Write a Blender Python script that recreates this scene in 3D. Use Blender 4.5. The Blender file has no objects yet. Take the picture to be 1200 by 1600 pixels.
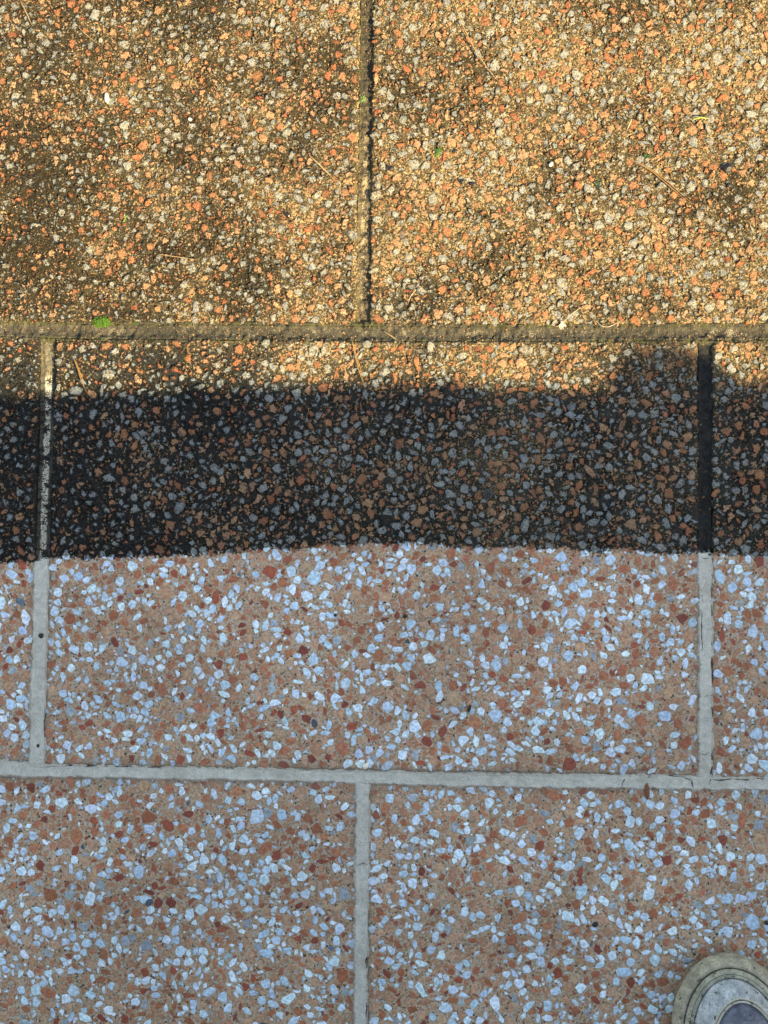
import bpy, math, random
import numpy as np
from mathutils import Vector, Euler, Matrix

sc = bpy.context.scene
COL = sc.collection
R = math.radians

# ------------------------------------------------------------ camera
CAM_LOC = (0.1579, -0.2080, 1.3353)
CAM_ROT = (0.0335006, 0.1044015, 0.0088503)
cd = bpy.data.cameras.new("camera")
cd.lens = 52.0
cd.sensor_width = 36.0
cd.clip_start = 0.02
cd.clip_end = 400
cam = bpy.data.objects.new("camera", cd)
COL.objects.link(cam)
cam.location = CAM_LOC
cam.rotation_euler = CAM_ROT
sc.camera = cam

# ------------------------------------------------------------ light
SUN_EL, SUN_ROT = R(33), R(128)
S = Vector((math.sin(SUN_ROT) * math.cos(SUN_EL), math.cos(SUN_ROT) * math.cos(SUN_EL), math.sin(SUN_EL)))
world = bpy.data.worlds.new("World")
sc.world = world
world.use_nodes = True
wn = world.node_tree
sky = wn.nodes.new("ShaderNodeTexSky")
sky.sky_type = 'NISHITA'
sky.sun_disc = False
sky.sun_elevation = SUN_EL
sky.sun_rotation = SUN_ROT
bg = wn.nodes["Background"]
bg.inputs[1].default_value = 0.105
tint = wn.nodes.new("ShaderNodeMix"); tint.data_type = 'RGBA'; tint.blend_type = 'MULTIPLY'
tint.inputs[0].default_value = 1.0; tint.inputs[7].default_value = (1.25, 1.03, 0.76, 1)   # camera white balance for open shade
wn.links.new(sky.outputs[0], tint.inputs[6]); wn.links.new(tint.outputs[2], bg.inputs[0])
sl = bpy.data.lights.new("sun", 'SUN')
sl.energy = 5.0
sl.angle = R(0.4)
sl.color = (1.0, 0.77, 0.39)
so = bpy.data.objects.new("sun", sl)
COL.objects.link(so)
so.location = S * 10
so.rotation_euler = S.to_track_quat('Z', 'Y').to_euler()
sc.view_settings.view_transform = 'Standard'
sc.view_settings.look = 'None'
sc.view_settings.gamma = 1
sc.view_settings.exposure = 2.38

# ------------------------------------------------------------ helpers
_Rm = Euler(CAM_ROT, 'XYZ').to_matrix()

def W(u, v, z=0.0):
    """ground point seen at pixel (u, v) of the 1200 x 1600 photograph"""
    d = _Rm @ Vector(((u - 600) / 2311.0, -(v - 800) / 2311.0, -1.0))
    t = (z - CAM_LOC[2]) / d.z
    return Vector((CAM_LOC[0] + t * d.x, CAM_LOC[1] + t * d.y, z))

rng = np.random.default_rng(7)
random.seed(5)

_tabs = {}
def vnoise(x, y, seed=0):
    if seed not in _tabs:
        _tabs[seed] = np.random.default_rng(1000 + seed).random((256, 256))
    T = _tabs[seed]
    xi = np.floor(x).astype(int); yi = np.floor(y).astype(int)
    fx = x - xi; fy = y - yi
    fx = fx * fx * (3 - 2 * fx); fy = fy * fy * (3 - 2 * fy)
    a = T[xi & 255, yi & 255]; b = T[(xi + 1) & 255, yi & 255]
    c = T[xi & 255, (yi + 1) & 255]; d = T[(xi + 1) & 255, (yi + 1) & 255]
    return (a * (1 - fx) + b * fx) * (1 - fy) + (c * (1 - fx) + d * fx) * fy - 0.5

def fbm(x, y, size, octs=3, seed=0, gain=0.5):
    r = 0; amp = 1.0; f = 1.0 / size
    for k in range(octs):
        r = r + amp * vnoise(x * f + 31.7 * k, y * f + 11.3 * k, seed + k)
        amp *= gain; f *= 2.03
    return r

def sstep(a, b, x):
    t = np.clip((x - a) / (b - a), 0, 1)
    return t * t * (3 - 2 * t)

def make_mesh(name, verts, faces, mats, midx=None, smooth=True, attrs=None):
    """faces: list of (k, idx array Nxk)"""
    me = bpy.data.meshes.new(name)
    verts = np.asarray(verts, dtype=np.float32)
    me.vertices.add(len(verts))
    me.vertices.foreach_set("co", verts.ravel())
    loops = np.concatenate([f.ravel() for f in faces]).astype(np.int32)
    tot = np.concatenate([np.full(len(f), f.shape[1], dtype=np.int32) for f in faces])
    start = np.concatenate([[0], np.cumsum(tot)[:-1]]).astype(np.int32)
    me.loops.add(len(loops)); me.loops.foreach_set("vertex_index", loops)
    me.polygons.add(len(tot))
    me.polygons.foreach_set("loop_start", start)
    me.polygons.foreach_set("loop_total", tot)
    me.polygons.foreach_set("use_smooth", (midx < 0.5) if (midx is not None and smooth) else np.full(len(tot), smooth, dtype=bool))
    for m in mats: me.materials.append(m)
    if midx is not None:
        me.polygons.foreach_set("material_index", midx.astype(np.int32))
    if attrs:
        for an, (typ, data) in attrs.items():
            a = me.attributes.new(an, typ, 'POINT')
            a.data.foreach_set("color" if typ == 'FLOAT_COLOR' else "value", np.asarray(data, dtype=np.float32).ravel())
    me.update(calc_edges=True)
    me.validate()
    return me

def link(name, me, parent=None, loc=None):
    o = bpy.data.objects.new(name, me)
    COL.objects.link(o)
    if loc is not None: o.location = loc
    if parent is not None: o.parent = parent
    return o

def tag(o, label, cat, group=None, kind=None):
    if label: o["label"] = label
    if cat: o["category"] = cat
    if group: o["group"] = group
    if kind: o["kind"] = kind
    return o

# ------------------------------------------------------------ node helpers
class NT:
    def __init__(s, name):
        s.m = bpy.data.materials.new(name); s.m.use_nodes = True
        s.t = s.m.node_tree; s.n = s.t.nodes; s.l = s.t.links
        s.b = s.n["Principled BSDF"]
    def put(s, inp, v):
        if isinstance(v, bpy.types.NodeSocket): s.l.new(v, inp)
        elif v is not None: inp.default_value = v
    def math(s, op, a, b=None, c=None, clamp=False):
        n = s.n.new("ShaderNodeMath"); n.operation = op; n.use_clamp = clamp
        s.put(n.inputs[0], a); s.put(n.inputs[1], b)
        if c is not None: s.put(n.inputs[2], c)
        return n.outputs[0]
    def ramp(s, x, a, b, c=0.0, d=1.0, smooth=True):
        n = s.n.new("ShaderNodeMapRange"); n.interpolation_type = 'SMOOTHSTEP' if smooth else 'LINEAR'
        s.put(n.inputs[0], x); s.put(n.inputs[1], a); s.put(n.inputs[2], b); s.put(n.inputs[3], c); s.put(n.inputs[4], d)
        return n.outputs[0]
    def mix(s, f, a, b, mode='MIX'):
        n = s.n.new("ShaderNodeMix"); n.data_type = 'RGBA'; n.blend_type = mode
        s.put(n.inputs[0], f)
        for i, v in ((6, a), (7, b)):
            if isinstance(v, tuple) and len(v) == 3: v = v + (1,)
            s.put(n.inputs[i], v)
        return n.outputs[2]
    def noise(s, scale, detail=3, rough=0.55, vec=None, dist=0.0, off=None):
        n = s.n.new("ShaderNodeTexNoise")
        n.inputs["Scale"].default_value = scale; n.inputs["Detail"].default_value = detail
        n.inputs["Roughness"].default_value = rough; n.inputs["Distortion"].default_value = dist
        v = vec if vec is not None else s.pos()
        if off:
            a = s.n.new("ShaderNodeVectorMath"); a.operation = 'ADD'; s.l.new(v, a.inputs[0]); a.inputs[1].default_value = off; v = a.outputs[0]
        s.l.new(v, n.inputs["Vector"])
        return n.outputs[0]
    def voro(s, scale, out=0, feature='F1', vec=None):
        n = s.n.new("ShaderNodeTexVoronoi"); n.feature = feature; n.inputs["Scale"].default_value = scale
        s.l.new(vec if vec is not None else s.pos(), n.inputs["Vector"])
        return n.outputs[out]
    def pos(s):
        if not hasattr(s, "_p"): s._p = s.n.new("ShaderNodeNewGeometry").outputs["Position"]
        return s._p
    def xyz(s):
        if not hasattr(s, "_x"):
            s._x = s.n.new("ShaderNodeSeparateXYZ"); s.l.new(s.pos(), s._x.inputs[0])
        return s._x.outputs
    def attr(s, name):
        n = s.n.new("ShaderNodeAttribute"); n.attribute_name = name; return n
    def bump(s, h, dist, strength=1.0, normal=None):
        n = s.n.new("ShaderNodeBump"); s.put(n.inputs["Height"], h); n.inputs["Distance"].default_value = dist
        n.inputs["Strength"].default_value = strength
        if normal is not None: s.l.new(normal, n.inputs["Normal"])
        return n.outputs[0]
    def curve(s, x, pts):
        n = s.n.new("ShaderNodeFloatCurve"); c = n.mapping.curves[0]
        while len(c.points) > 2: c.points.remove(c.points[-1])
        c.points[0].location = pts[0]; c.points[1].location = pts[-1]
        for p in pts[1:-1]: c.points.new(*p)
        n.mapping.update(); s.put(n.inputs["Value"], x)
        return n.outputs[0]
    def out(s, col=None, rough=None, normal=None, spec=None):
        s.put(s.b.inputs["Base Color"], (col + (1,)) if isinstance(col, tuple) else col)
        s.put(s.b.inputs["Roughness"], rough); s.put(s.b.inputs["Specular IOR Level"], spec)
        if normal is not None: s.l.new(normal, s.b.inputs["Normal"])
        return s.m

# boundary between the washed (clean) and the unwashed (grimy) paving, in metres
BPX = [(-560, 880), (-200, 884), (0, 880), (60, 874), (180, 870), (330, 863), (450, 856), (600, 850), (720, 852), (860, 857), (960, 861), (1090, 864), (1200, 870), (1500, 868), (1760, 872)]
BW = [W(*p) for p in BPX]
BX = np.array([p.x for p in BW]); BY = np.array([p.y for p in BW])

def dirt_np(x, y):
    return sstep(-0.001, 0.002, y - np.interp(x, BX, BY))

def dirt_mask(t):
    """1 on the unwashed side of the tide line"""
    x, y = t.xyz()[0], t.xyz()[1]
    cx = t.ramp(x, -0.7, 1.0, 0, 1, smooth=False)
    y0, y1 = BY.min() - 0.01, BY.max() + 0.01
    pts = [((a + 0.7) / 1.7, (b - y0) / (y1 - y0)) for a, b in zip(BX, BY)]
    pts = [p for p in pts if 0 <= p[0] <= 1]
    pts = [(0.0, pts[0][1])] + pts + [(1.0, pts[-1][1])]
    yb = t.math('MULTIPLY_ADD', t.curve(cx, pts), (y1 - y0), y0)
    n1 = t.math('MULTIPLY', t.math('SUBTRACT', t.noise(420, 4, 0.65), 0.5), 0.015)
    n2 = t.math('MULTIPLY', t.math('SUBTRACT', t.noise(32, 2), 0.5), 0.010)
    n3 = t.math('MULTIPLY', t.math('SUBTRACT', t.noise(120, 3, 0.6, off=(2, 9, 0)), 0.5), 0.008)
    d = t.math('ADD', t.math('SUBTRACT', y, yb), t.math('ADD', n3, t.math('ADD', n1, n2)))
    return t.ramp(d, -0.0009, 0.0012)

# ------------------------------------------------------------ aggregate paving materials
def paving_material(name, chips):
    t = NT(name)
    D = dirt_mask(t)
    edge = t.attr("edge").outputs["Fac"]
    fine = t.noise(900, 5, 0.7)
    fine2 = t.noise(430, 4, 0.65, off=(3, 7, 1))
    big = t.noise(11, 3, 0.6, off=(5, 2, 0))
    mid = t.noise(70, 3, 0.6, off=(1, 2, 4))
    if chips:
        a = t.attr("chip")
        base = a.outputs["Color"]; keep = a.outputs["Alpha"]
        m = t.ramp(t.noise(330, 4, 0.65, off=(2, 2, 2)), 0.32, 0.68, 0.64, 1.20)
        clean = t.mix(1.0, base, None, 'MULTIPLY')
        vm = t.n.new("ShaderNodeVectorMath"); vm.operation = 'SCALE'; t.l.new(base, vm.inputs[0]); t.l.new(m, vm.inputs["Scale"])
        clean = vm.outputs[0]
        # scattered pits in the stone
        pit = t.ramp(t.noise(700, 2, 0.5, off=(9, 1, 0)), 0.66, 0.74)
        clean = t.mix(t.math('MULTIPLY', pit, 0.45), clean, (0.16, 0.11, 0.08))
        vm2 = t.n.new("ShaderNodeVectorMath"); vm2.operation = 'SCALE'; t.l.new(clean, vm2.inputs[0]); t.l.new(keep, vm2.inputs["Scale"])
        dirty_base = t.mix(t.ramp(fine2, 0.40, 0.60, 0.15, 0.8), vm2.outputs[0], t.mix(t.ramp(keep, 0.35, 0.5), t.mix(t.ramp(t.xyz()[1], -0.05, -0.02), (0.30, 0.31, 0.29), (0.33, 0.29, 0.215)), (0.25, 0.155, 0.088)))  # pale chips painted warmer where the sun falls, cooler in the shade
        core = t.attr('core').outputs['Fac']
        bias = t.ramp(core, 0.0, 0.7, 0.034, -0.080)
    else:
        v = t.n.new("ShaderNodeTexVoronoi"); v.inputs["Scale"].default_value = 640; t.l.new(t.pos(), v.inputs["Vector"])
        cs = t.n.new("ShaderNodeSeparateColor"); t.l.new(v.outputs["Color"], cs.inputs[0])
        sand = t.mix(t.ramp(cs.outputs[0], 0.0, 1.0, smooth=False), (0.17, 0.135, 0.092), (0.47, 0.375, 0.265))
        sand = t.mix(t.ramp(cs.outputs[1], 0.80, 0.86), sand, (0.36, 0.37, 0.38))
        sand = t.mix(t.ramp(cs.outputs[1], 0.12, 0.08), sand, (0.33, 0.13, 0.075))
        sand = t.mix(t.ramp(cs.outputs[2], 0.950, 0.965), sand, (0.02, 0.02, 0.022))
        sand = t.mix(t.ramp(mid, 0.35, 0.7, 0, 0.35), sand, (0.36, 0.25, 0.17))
        sand = t.mix(t.ramp(fine, 0.38, 0.62, 0.30, 0), sand, (0.13, 0.095, 0.07))
        clean = sand
        tan = t.ramp(fine2, 0.48, 0.58)
        dirty_base = t.mix(tan, (0.050, 0.044, 0.028), (0.24, 0.185, 0.100))
        dirty_base = t.mix(t.ramp(cs.outputs[0], 0.76, 0.84, 0, .8), dirty_base, (0.35, 0.255, 0.145))
        bias = t.ramp(t.xyz()[1], 0.01, -0.05, 0.012, 0.045)  # more dark film painted on the binder towards the shade band
    # black biofilm that sits in the hollows, in a grain of a millimetre or two
    cover = t.math('ADD', t.math('MULTIPLY', fine2, 0.55), t.math('MULTIPLY', fine, 0.45))
    lo = t.math('MULTIPLY', t.math('SUBTRACT', big, 0.5), 0.26)
    lo = t.math('ADD', lo, t.math('MULTIPLY', t.math('SUBTRACT', mid, 0.5), 0.20))
    edgeless = t.ramp(edge, 0.0, 0.012, -0.012, 0.0)
    # strip paints shade into the film from the shadow edge down; left is dirtier
    x, y = t.xyz()[0], t.xyz()[1]
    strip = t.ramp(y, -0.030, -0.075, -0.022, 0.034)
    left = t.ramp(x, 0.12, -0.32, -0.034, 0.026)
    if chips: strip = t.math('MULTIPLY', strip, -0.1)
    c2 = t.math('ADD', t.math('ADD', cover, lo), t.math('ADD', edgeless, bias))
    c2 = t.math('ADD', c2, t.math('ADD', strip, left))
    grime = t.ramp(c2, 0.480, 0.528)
    film = t.mix(t.ramp(mid, 0.4, 0.6), (0.005, 0.0075, 0.010), t.mix(t.ramp(y, -0.02, 0.05), t.mix(t.ramp(x, -0.25, 0.2), (0.012, 0.015, 0.018), (0.026, 0.029, 0.029)), (0.019, 0.016, 0.010)))  # film colour painted cooler for the shade, warmer for the sunlit rows
    # grey tone painted over the stones to mute them in the shade band
    shade_veil = t.math('MULTIPLY', t.ramp(y, -0.030, -0.070), t.ramp(mid, 0.35, 0.65, 0.04, 0.24))
    dirty_base = t.mix(shade_veil, dirty_base, (0.100, 0.112, 0.116))
    if chips:
        # crusted, worn faces: dark pores and pale scratched spots
        dirty_base = t.mix(t.ramp(t.noise(1150, 3, 0.6, off=(6, 6, 6)), 0.53, 0.62, 0, 0.65), dirty_base, (0.030, 0.024, 0.015))
        
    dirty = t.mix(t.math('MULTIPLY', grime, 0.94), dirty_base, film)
    # faint green algae right along the slab edges
    alg = t.math('MULTIPLY', t.ramp(edge, 0.007, 0.0005), t.ramp(t.noise(45, 3, 0.6, off=(0, 4, 4)), 0.46, 0.62))
    dirty = t.mix(t.math('MULTIPLY', alg, 0.08), dirty, (0.075, 0.072, 0.015))
    clean = t.mix(t.math('MULTIPLY', t.ramp(edge, 0.008, 0.0, 0, 0.75), t.ramp(t.noise(75, 4, 0.65, off=(4, 0, 9)), 0.38, 0.62, 0.25, 1)), clean, (0.15, 0.125, 0.095))
    col = t.mix(D, clean, dirty)
    stain = t.ramp(t.noise(7, 4, 0.6, off=(3, 3, 0)), 0.35, 0.65, 0.86, 1.06)
    vs = t.n.new('ShaderNodeVectorMath'); vs.operation = 'SCALE'; t.l.new(clean, vs.inputs[0]); t.l.new(stain, vs.inputs['Scale'])
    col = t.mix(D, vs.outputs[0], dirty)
    # relief: the washed surface is smooth, the grimy one is crusty
    h = t.math('ADD', t.math('MULTIPLY', fine2, 0.6), t.math('MULTIPLY', fine, 0.4))
    amp = t.ramp(D, 0, 1, 0.16 if not chips else 0.07, 1.0 if not chips else 0.85)
    hh = t.math('MULTIPLY', h, amp)
    hh = t.math('ADD', hh, t.math('MULTIPLY', t.math('MULTIPLY', D, 0.10), 1.0))
    nrm = t.bump(hh, 0.0045, 1.0)
    rough = t.ramp(D, 0, 1, 0.50 if chips else 0.75, 0.95)
    spec = t.ramp(D, 0, 1, 0.45 if chips else 0.25, 0.07)
    return t.out(col, rough, nrm, spec)

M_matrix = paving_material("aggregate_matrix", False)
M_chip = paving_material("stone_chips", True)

# ------------------------------------------------------------ slabs
def pick_chip_colors(n, sizes, r, clump=0.0):
    """colour of every chip and how much of it shows through the grime"""
    out = np.zeros((n, 4))
    k = r.random(n) + clump + np.where(sizes < 0.0026, 0.10, 0.0)
    k = np.where(k > 0.999, 0.76 + 0.2 * r.random(n), k)
    jit = r.random((n, 1)) ** 1.2
    j3 = r.random((n, 3)) * 0.08 + 0.96
    white = k < 0.49
    terra = (k >= 0.49) & (k < 0.70)
    dred = (k >= 0.70) & (k < 0.76)
    pink = (k >= 0.76) & (k < 0.996)
    dark = k >= 0.996
    w = np.array([0.36, 0.50, 0.68]) * (1 - jit) + np.array([0.60, 0.735, 0.87]) * jit
    dull = r.random((n, 1)) < 0.06
    w = np.where(dull, np.array([0.26, 0.32, 0.39]) * (0.8 + 0.4 * jit), w)
    tcol = np.array([0.24, 0.080, 0.036]) * (1 - jit) + np.array([0.37, 0.155, 0.085]) * jit
    dcol = np.array([0.15, 0.030, 0.018]) * (1 - jit) + np.array([0.28, 0.070, 0.035]) * jit
    pcol = np.array([0.31, 0.165, 0.10]) * (1 - jit) + np.array([0.42, 0.28, 0.185]) * jit
    kcol = np.array([0.06, 0.09, 0.13]) * (0.6 + jit)
    for m, c, kp in ((white, w, 0.25), (terra, tcol, 0.92), (dred, dcol, 1.2), (pink, pcol, 0.90), (dark, kcol, 0.7)):
        out[m, :3] = (c * j3)[m]
        out[m, 3] = kp * (0.8 + 0.4 * r.random(m.sum()))
    return out

def pack_chips(w, h, r):
    """non-overlapping chips (cx, cy, a, b, angle) in a w x h rectangle, metres"""
    cell = 0.0008
    gx, gy = int(w / cell), int(h / cell)
    occ = np.zeros((gx, gy), bool)
    out = []
    area = w * h
    classes = [(0.0056, 0.0078, 420), (0.0042, 0.0057, 6800), (0.0028, 0.0043, 14000), (0.0013, 0.0027, 14000)]
    for lo, hi, dens in classes:
        n = int(area * dens)
        for i in range(n):
            a = lo + (hi - lo) * r.random() ** 1.3
            asp = 0.42 + 0.54 * r.random()
            b = a * asp; ang = r.random() * math.pi
            ca, sa = math.cos(ang), math.sin(ang)
            k = int(a / cell) + 2
            for tr in range(9):
                mg = a * 0.72; cx = mg + (w - 2 * mg) * r.random(); cy = mg + (h - 2 * mg) * r.random()
                ix, iy = int(cx / cell), int(cy / cell)
                x0, x1, y0, y1 = max(ix - k, 0), min(ix + k + 1, gx), max(iy - k, 0), min(iy + k + 1, gy)
                if x1 <= x0 or y1 <= y0: continue
                X = (np.arange(x0, x1)[:, None] + 0.5) * cell - cx
                Y = (np.arange(y0, y1)[None, :] + 0.5) * cell - cy
                U = (X * ca + Y * sa) / a; V = (-X * sa + Y * ca) / b
                q = U * U + V * V < 0.90
                if not (occ[x0:x1, y0:y1] & q).any():
                    occ[x0:x1, y0:y1] |= q
                    out.append((cx, cy, a, b, ang))
                    break
    return np.array(out)

def chip_rings(c, n_corner, chaikin, r):
    N = len(c)
    th = (np.arange(n_corner)[None, :] + 0.85 * (r.random((N, n_corner)) - 0.5)) * 2 * math.pi / n_corner
    rad = 0.84 + 0.44 * r.random((N, n_corner))
    px = np.cos(th) * rad; py = np.sin(th) * rad
    if chaikin:
        nx, ny = np.roll(px, -1, 1), np.roll(py, -1, 1)
        q = 0.11
        px = np.stack([px * (1 - q) + nx * q, px * q + nx * (1 - q)], 2).reshape(N, -1)
        py = np.stack([py * (1 - q) + ny * q, py * q + ny * (1 - q)], 2).reshape(N, -1)
    px = px * c[:, 2:3]; py = py * c[:, 3:4]
    ca, sa = np.cos(c[:, 4:5]), np.sin(c[:, 4:5])
    return px * ca - py * sa, px * sa + py * ca

def grit(Pl, top, a0, a1, r, off, dark=0.36, tiltmax=1.1):
    N = len(Pl)
    a_ = a0 + (a1 - a0) * r.random(N) ** 1.5
    cc = np.stack([Pl[:, 0], Pl[:, 1], a_, a_ * (0.35 + 0.6 * r.random(N)), r.random(N) * math.pi], -1)
    rx, ry = chip_rings(cc, 5, False, r)
    tilt = (r.random((N, 2)) - 0.5) * tiltmax
    z0 = np.repeat((top - 0.0022)[:, None], 5, 1)
    z1 = top[:, None] + rx * 0.85 * tilt[:, :1] + ry * 0.85 * tilt[:, 1:]
    rings = [np.stack([rx + Pl[:, :1], ry + Pl[:, 1:], z0], -1), np.stack([rx * .85 + Pl[:, :1], ry * .85 + Pl[:, 1:], z1], -1)]
    V3 = np.concatenate(rings + [np.stack([Pl[:, 0], Pl[:, 1], top + 0.0001], -1)[:, None, :]], 1)
    base = off + (np.arange(N) * 11)[:, None]; ar = np.arange(5)[None, :]; br = (ar + 1) % 5
    q = np.stack([base + ar, base + br, base + 5 + br, base + 5 + ar], -1).reshape(-1, 4)
    tr = np.stack([base + 5 + ar, base + 5 + br, np.repeat(base + 10, 5, 1)], -1).reshape(-1, 3)
    gk = r.random(N); jt = r.random((N, 1))
    gc = np.array([0.18, 0.105, 0.052]) * (1 - jt) + np.array([0.47, 0.33, 0.17]) * jt
    gc = np.where((gk < 0.22)[:, None], np.array([0.17, 0.155, 0.125]) * (0.7 + 0.9 * jt), gc)
    gc = np.where(((gk > 0.22) & (gk < 0.22 + dark))[:, None], np.array([0.025, 0.022, 0.017]) * (0.5 + 1.2 * jt), gc)
    return V3.reshape(-1, 3), q, tr, np.repeat(np.concatenate([gc, np.full((N, 1), 0.9)], 1), 11, 0)

def make_slab(corners_px, seed, label):
    r = np.random.default_rng(seed)
    LL, LR, UR, UL = [np.array(W(*p)[:2]) for p in corners_px]
    ctr = (LL + LR + UR + UL) / 4
    w = (np.linalg.norm(LR - LL) + np.linalg.norm(UR - UL)) / 2
    h = (np.linalg.norm(UL - LL) + np.linalg.norm(UR - LR)) / 2
    def mp(u, v):
        u = u[..., None]; v = v[..., None]
        return (LL * (1 - u) + LR * u) * (1 - v) + (UL * (1 - u) + UR * u) * v
    step = 0.00135
    nx, ny = int(w / step), int(h / step)
    uu = np.linspace(0, 1, nx + 1); vv = np.linspace(0, 1, ny + 1)
    U, V = np.meshgrid(uu, vv, indexing='ij')
    P = mp(U, V)
    X, Y = P[..., 0], P[..., 1]
    D = dirt_np(X, Y)
    ed = np.minimum(np.minimum(U, 1 - U) * w, np.minimum(V, 1 - V) * h)
    def zfun(X, Y, D, ed):
        rough = fbm(X, Y, 0.0042, 3, seed, 0.7) * 0.0016 - 0.0002 + fbm(X, Y, 0.016, 2, seed + 9) * 0.0006
        wave = fbm(X, Y, 0.06, 2, seed + 5) * 0.0003
        z = wave + rough * (0.06 + 0.94 * D)
        rb = 0.0018 + 0.0012 * D
        k = np.clip(1 - ed / rb, 0, 1)
        return z - k * k * (0.0010 + 0.0012 * D)
    Z = zfun(X, Y, D, ed)
    # ragged arris
    jx = fbm(X, Y, 0.006, 3, seed + 20) * 0.0022; jy = fbm(X, Y, 0.006, 3, seed + 30) * 0.0022
    bl = np.clip(1 - ed / 0.004, 0, 1)
    X2 = X + jx * bl; Y2 = Y + jy * bl
    verts = [np.stack([X2 - ctr[0], Y2 - ctr[1], Z], -1).reshape(-1, 3)]
    idx = np.arange((nx + 1) * (ny + 1)).reshape(nx + 1, ny + 1)
    q = np.stack([idx[:-1, :-1], idx[1:, :-1], idx[1:, 1:], idx[:-1, 1:]], -1).reshape(-1, 4)
    # skirt
    rim = np.concatenate([idx[:-1, 0], idx[-1, :-1], idx[1:, -1][::-1], idx[0, 1:][::-1]])
    rv = verts[0][rim].copy(); rv[:, 2] = -0.038
    b0 = len(verts[0])
    verts.append(rv)
    nr = len(rim); a = np.arange(nr); b = (a + 1) % nr
    sk = np.stack([rim[a], b0 + a, b0 + b, rim[b]], -1)
    base_n = b0 + nr
    edge_attr = [ed.ravel(), np.zeros(nr)]
    core_attr = [np.zeros(base_n)]
    colr = [np.zeros((base_n, 4))]
    quads = [q, sk]; tris = []
    mq = [np.zeros(len(q) + len(sk))]; mt = []
    # chips
    c = pack_chips(w, h, r)
    big = c[:, 2] > 0.0034
    off = base_n
    for sel, nc, chk in ((big & (np.arange(len(c)) % 3 > 0), 6, True), (big & (np.arange(len(c)) % 3 == 0), 5, True), (~big, 5, False)):
        cc = c[sel]; N = len(cc)
        rx, ry = chip_rings(cc, nc, chk, r)
        n = rx.shape[1]
        cu, cv = cc[:, 0] / w, cc[:, 1] / h
        Pc = mp(cu, cv)
        Dc = dirt_np(Pc[:, 0], Pc[:, 1])
        e_c = np.minimum(np.minimum(cc[:, 0], w - cc[:, 0]), np.minimum(cc[:, 1], h - cc[:, 1]))
        zg = fbm(Pc[:, 0], Pc[:, 1], 0.06, 2, seed + 5) * 0.0003
        top = zg + 0.00012 + 0.00008 * r.random(N) + Dc * (0.0001 + 0.0006 * r.random(N))
        # near the rounded arris the chips sink with it
        kk = np.clip(1 - e_c / 0.003, 0, 1); top = top - kk * kk * 0.0012
        tilt = (r.random((N, 2)) - 0.5) * (0.02 + 0.34 * Dc[:, None])
        prof = [(1.0, -1.0), (0.96, -0.00012), (0.72, 0.0)] if chk else [(1.0, -1.0), (0.9, -0.00004)]
        dome = 0.10 * Dc * cc[:, 3]
        rings = []
        for s_, dz in prof:
            x = rx * s_; y = ry * s_
            if dz == -1.0:
                z = np.repeat((top - 0.0022)[:, None], n, 1)
            else:
                z = top[:, None] + dz + x * tilt[:, :1] + y * tilt[:, 1:] - dome[:, None] * (s_ ** 2)
            rings.append(np.stack([x + Pc[:, :1] - ctr[0], y + Pc[:, 1:] - ctr[1], z], -1))
        cen = np.stack([Pc[:, 0] - ctr[0], Pc[:, 1] - ctr[1], top], -1)[:, None, :]
        V3 = np.concatenate(rings + [cen], 1)
        # the chips do not stick out of the slab's sides: the ring is clipped to the rectangle
        K = V3.shape[1]
        base = off + (np.arange(N) * K)[:, None]
        ar = np.arange(n)[None, :]; br = (ar + 1) % n
        for k in range(len(prof) - 1):
            quads.append(np.stack([base + k * n + ar, base + k * n + br, base + (k + 1) * n + br, base + (k + 1) * n + ar], -1).reshape(-1, 4))
            mq.append(np.ones(N * n))
        kk2 = len(prof) - 1
        tris.append(np.stack([base + kk2 * n + ar, base + kk2 * n + br, np.repeat(base + K - 1, n, 1)], -1).reshape(-1, 3))
        mt.append(np.ones(N * n))
        V3 = V3.reshape(-1, 3)
        lo = np.minimum(LL, np.minimum(UL, LR)) - ctr; hi = np.maximum(UR, np.maximum(UL, LR)) - ctr
        verts.append(V3)
        colr.append(np.repeat(pick_chip_colors(N, cc[:, 2], r, fbm(Pc[:, 0], Pc[:, 1], 0.035, 2, 17) * 0.22), K, 0))
        edge_attr.append(np.repeat(e_c, K))
        core_attr.append(np.tile(np.concatenate([np.full(n, 1 - p_[0]) for p_ in prof] + [[1.0]]), N) * np.repeat(np.clip(cc[:, 3] / 0.003, 0.3, 1.3), K))
        off += N * K
    # broken grit standing in the eroded binder of the unwashed part
    N = int(w * h * 62000)
    gu, gv = 0.0022 + 0.9956 * r.random(N), 0.0032 + 0.9936 * r.random(N)
    Pg = mp(gu, gv); Dg = dirt_np(Pg[:, 0], Pg[:, 1]) > 0.5
    Pg = Pg[Dg]; gu = gu[Dg]; gv = gv[Dg]; N = len(Pg)
    if N:
        zt = -0.0003 + 0.0011 * r.random(N) + fbm(Pg[:, 0], Pg[:, 1], 0.016, 2, seed + 9) * 0.0006
        V3, gq, gt, gcol = grit(Pg - ctr, zt, 0.0006, 0.0019, r, off)
        quads.append(gq); mq.append(np.ones(len(gq))); tris.append(gt); mt.append(np.ones(len(gt))); verts.append(V3); colr.append(gcol)
        edge_attr.append(np.repeat(np.minimum(np.minimum(gu, 1 - gu) * w, np.minimum(gv, 1 - gv) * h), 11))
        core_attr.append(np.tile(np.array([0.1] * 10 + [0.7]), N)); off += N * 11
    V = np.concatenate(verts)
    me = make_mesh("paving_slab", V, quads + tris, [M_matrix, M_chip], np.concatenate(mq + mt),
                   attrs={"chip": ('FLOAT_COLOR', np.concatenate(colr)), "edge": ('FLOAT', np.concatenate(edge_attr)), "core": ('FLOAT', np.concatenate(core_attr))})
    o = link("paving_slab", me, loc=(ctr[0], ctr[1], float(r.random() * 0.0004 - 0.0002)))
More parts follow.
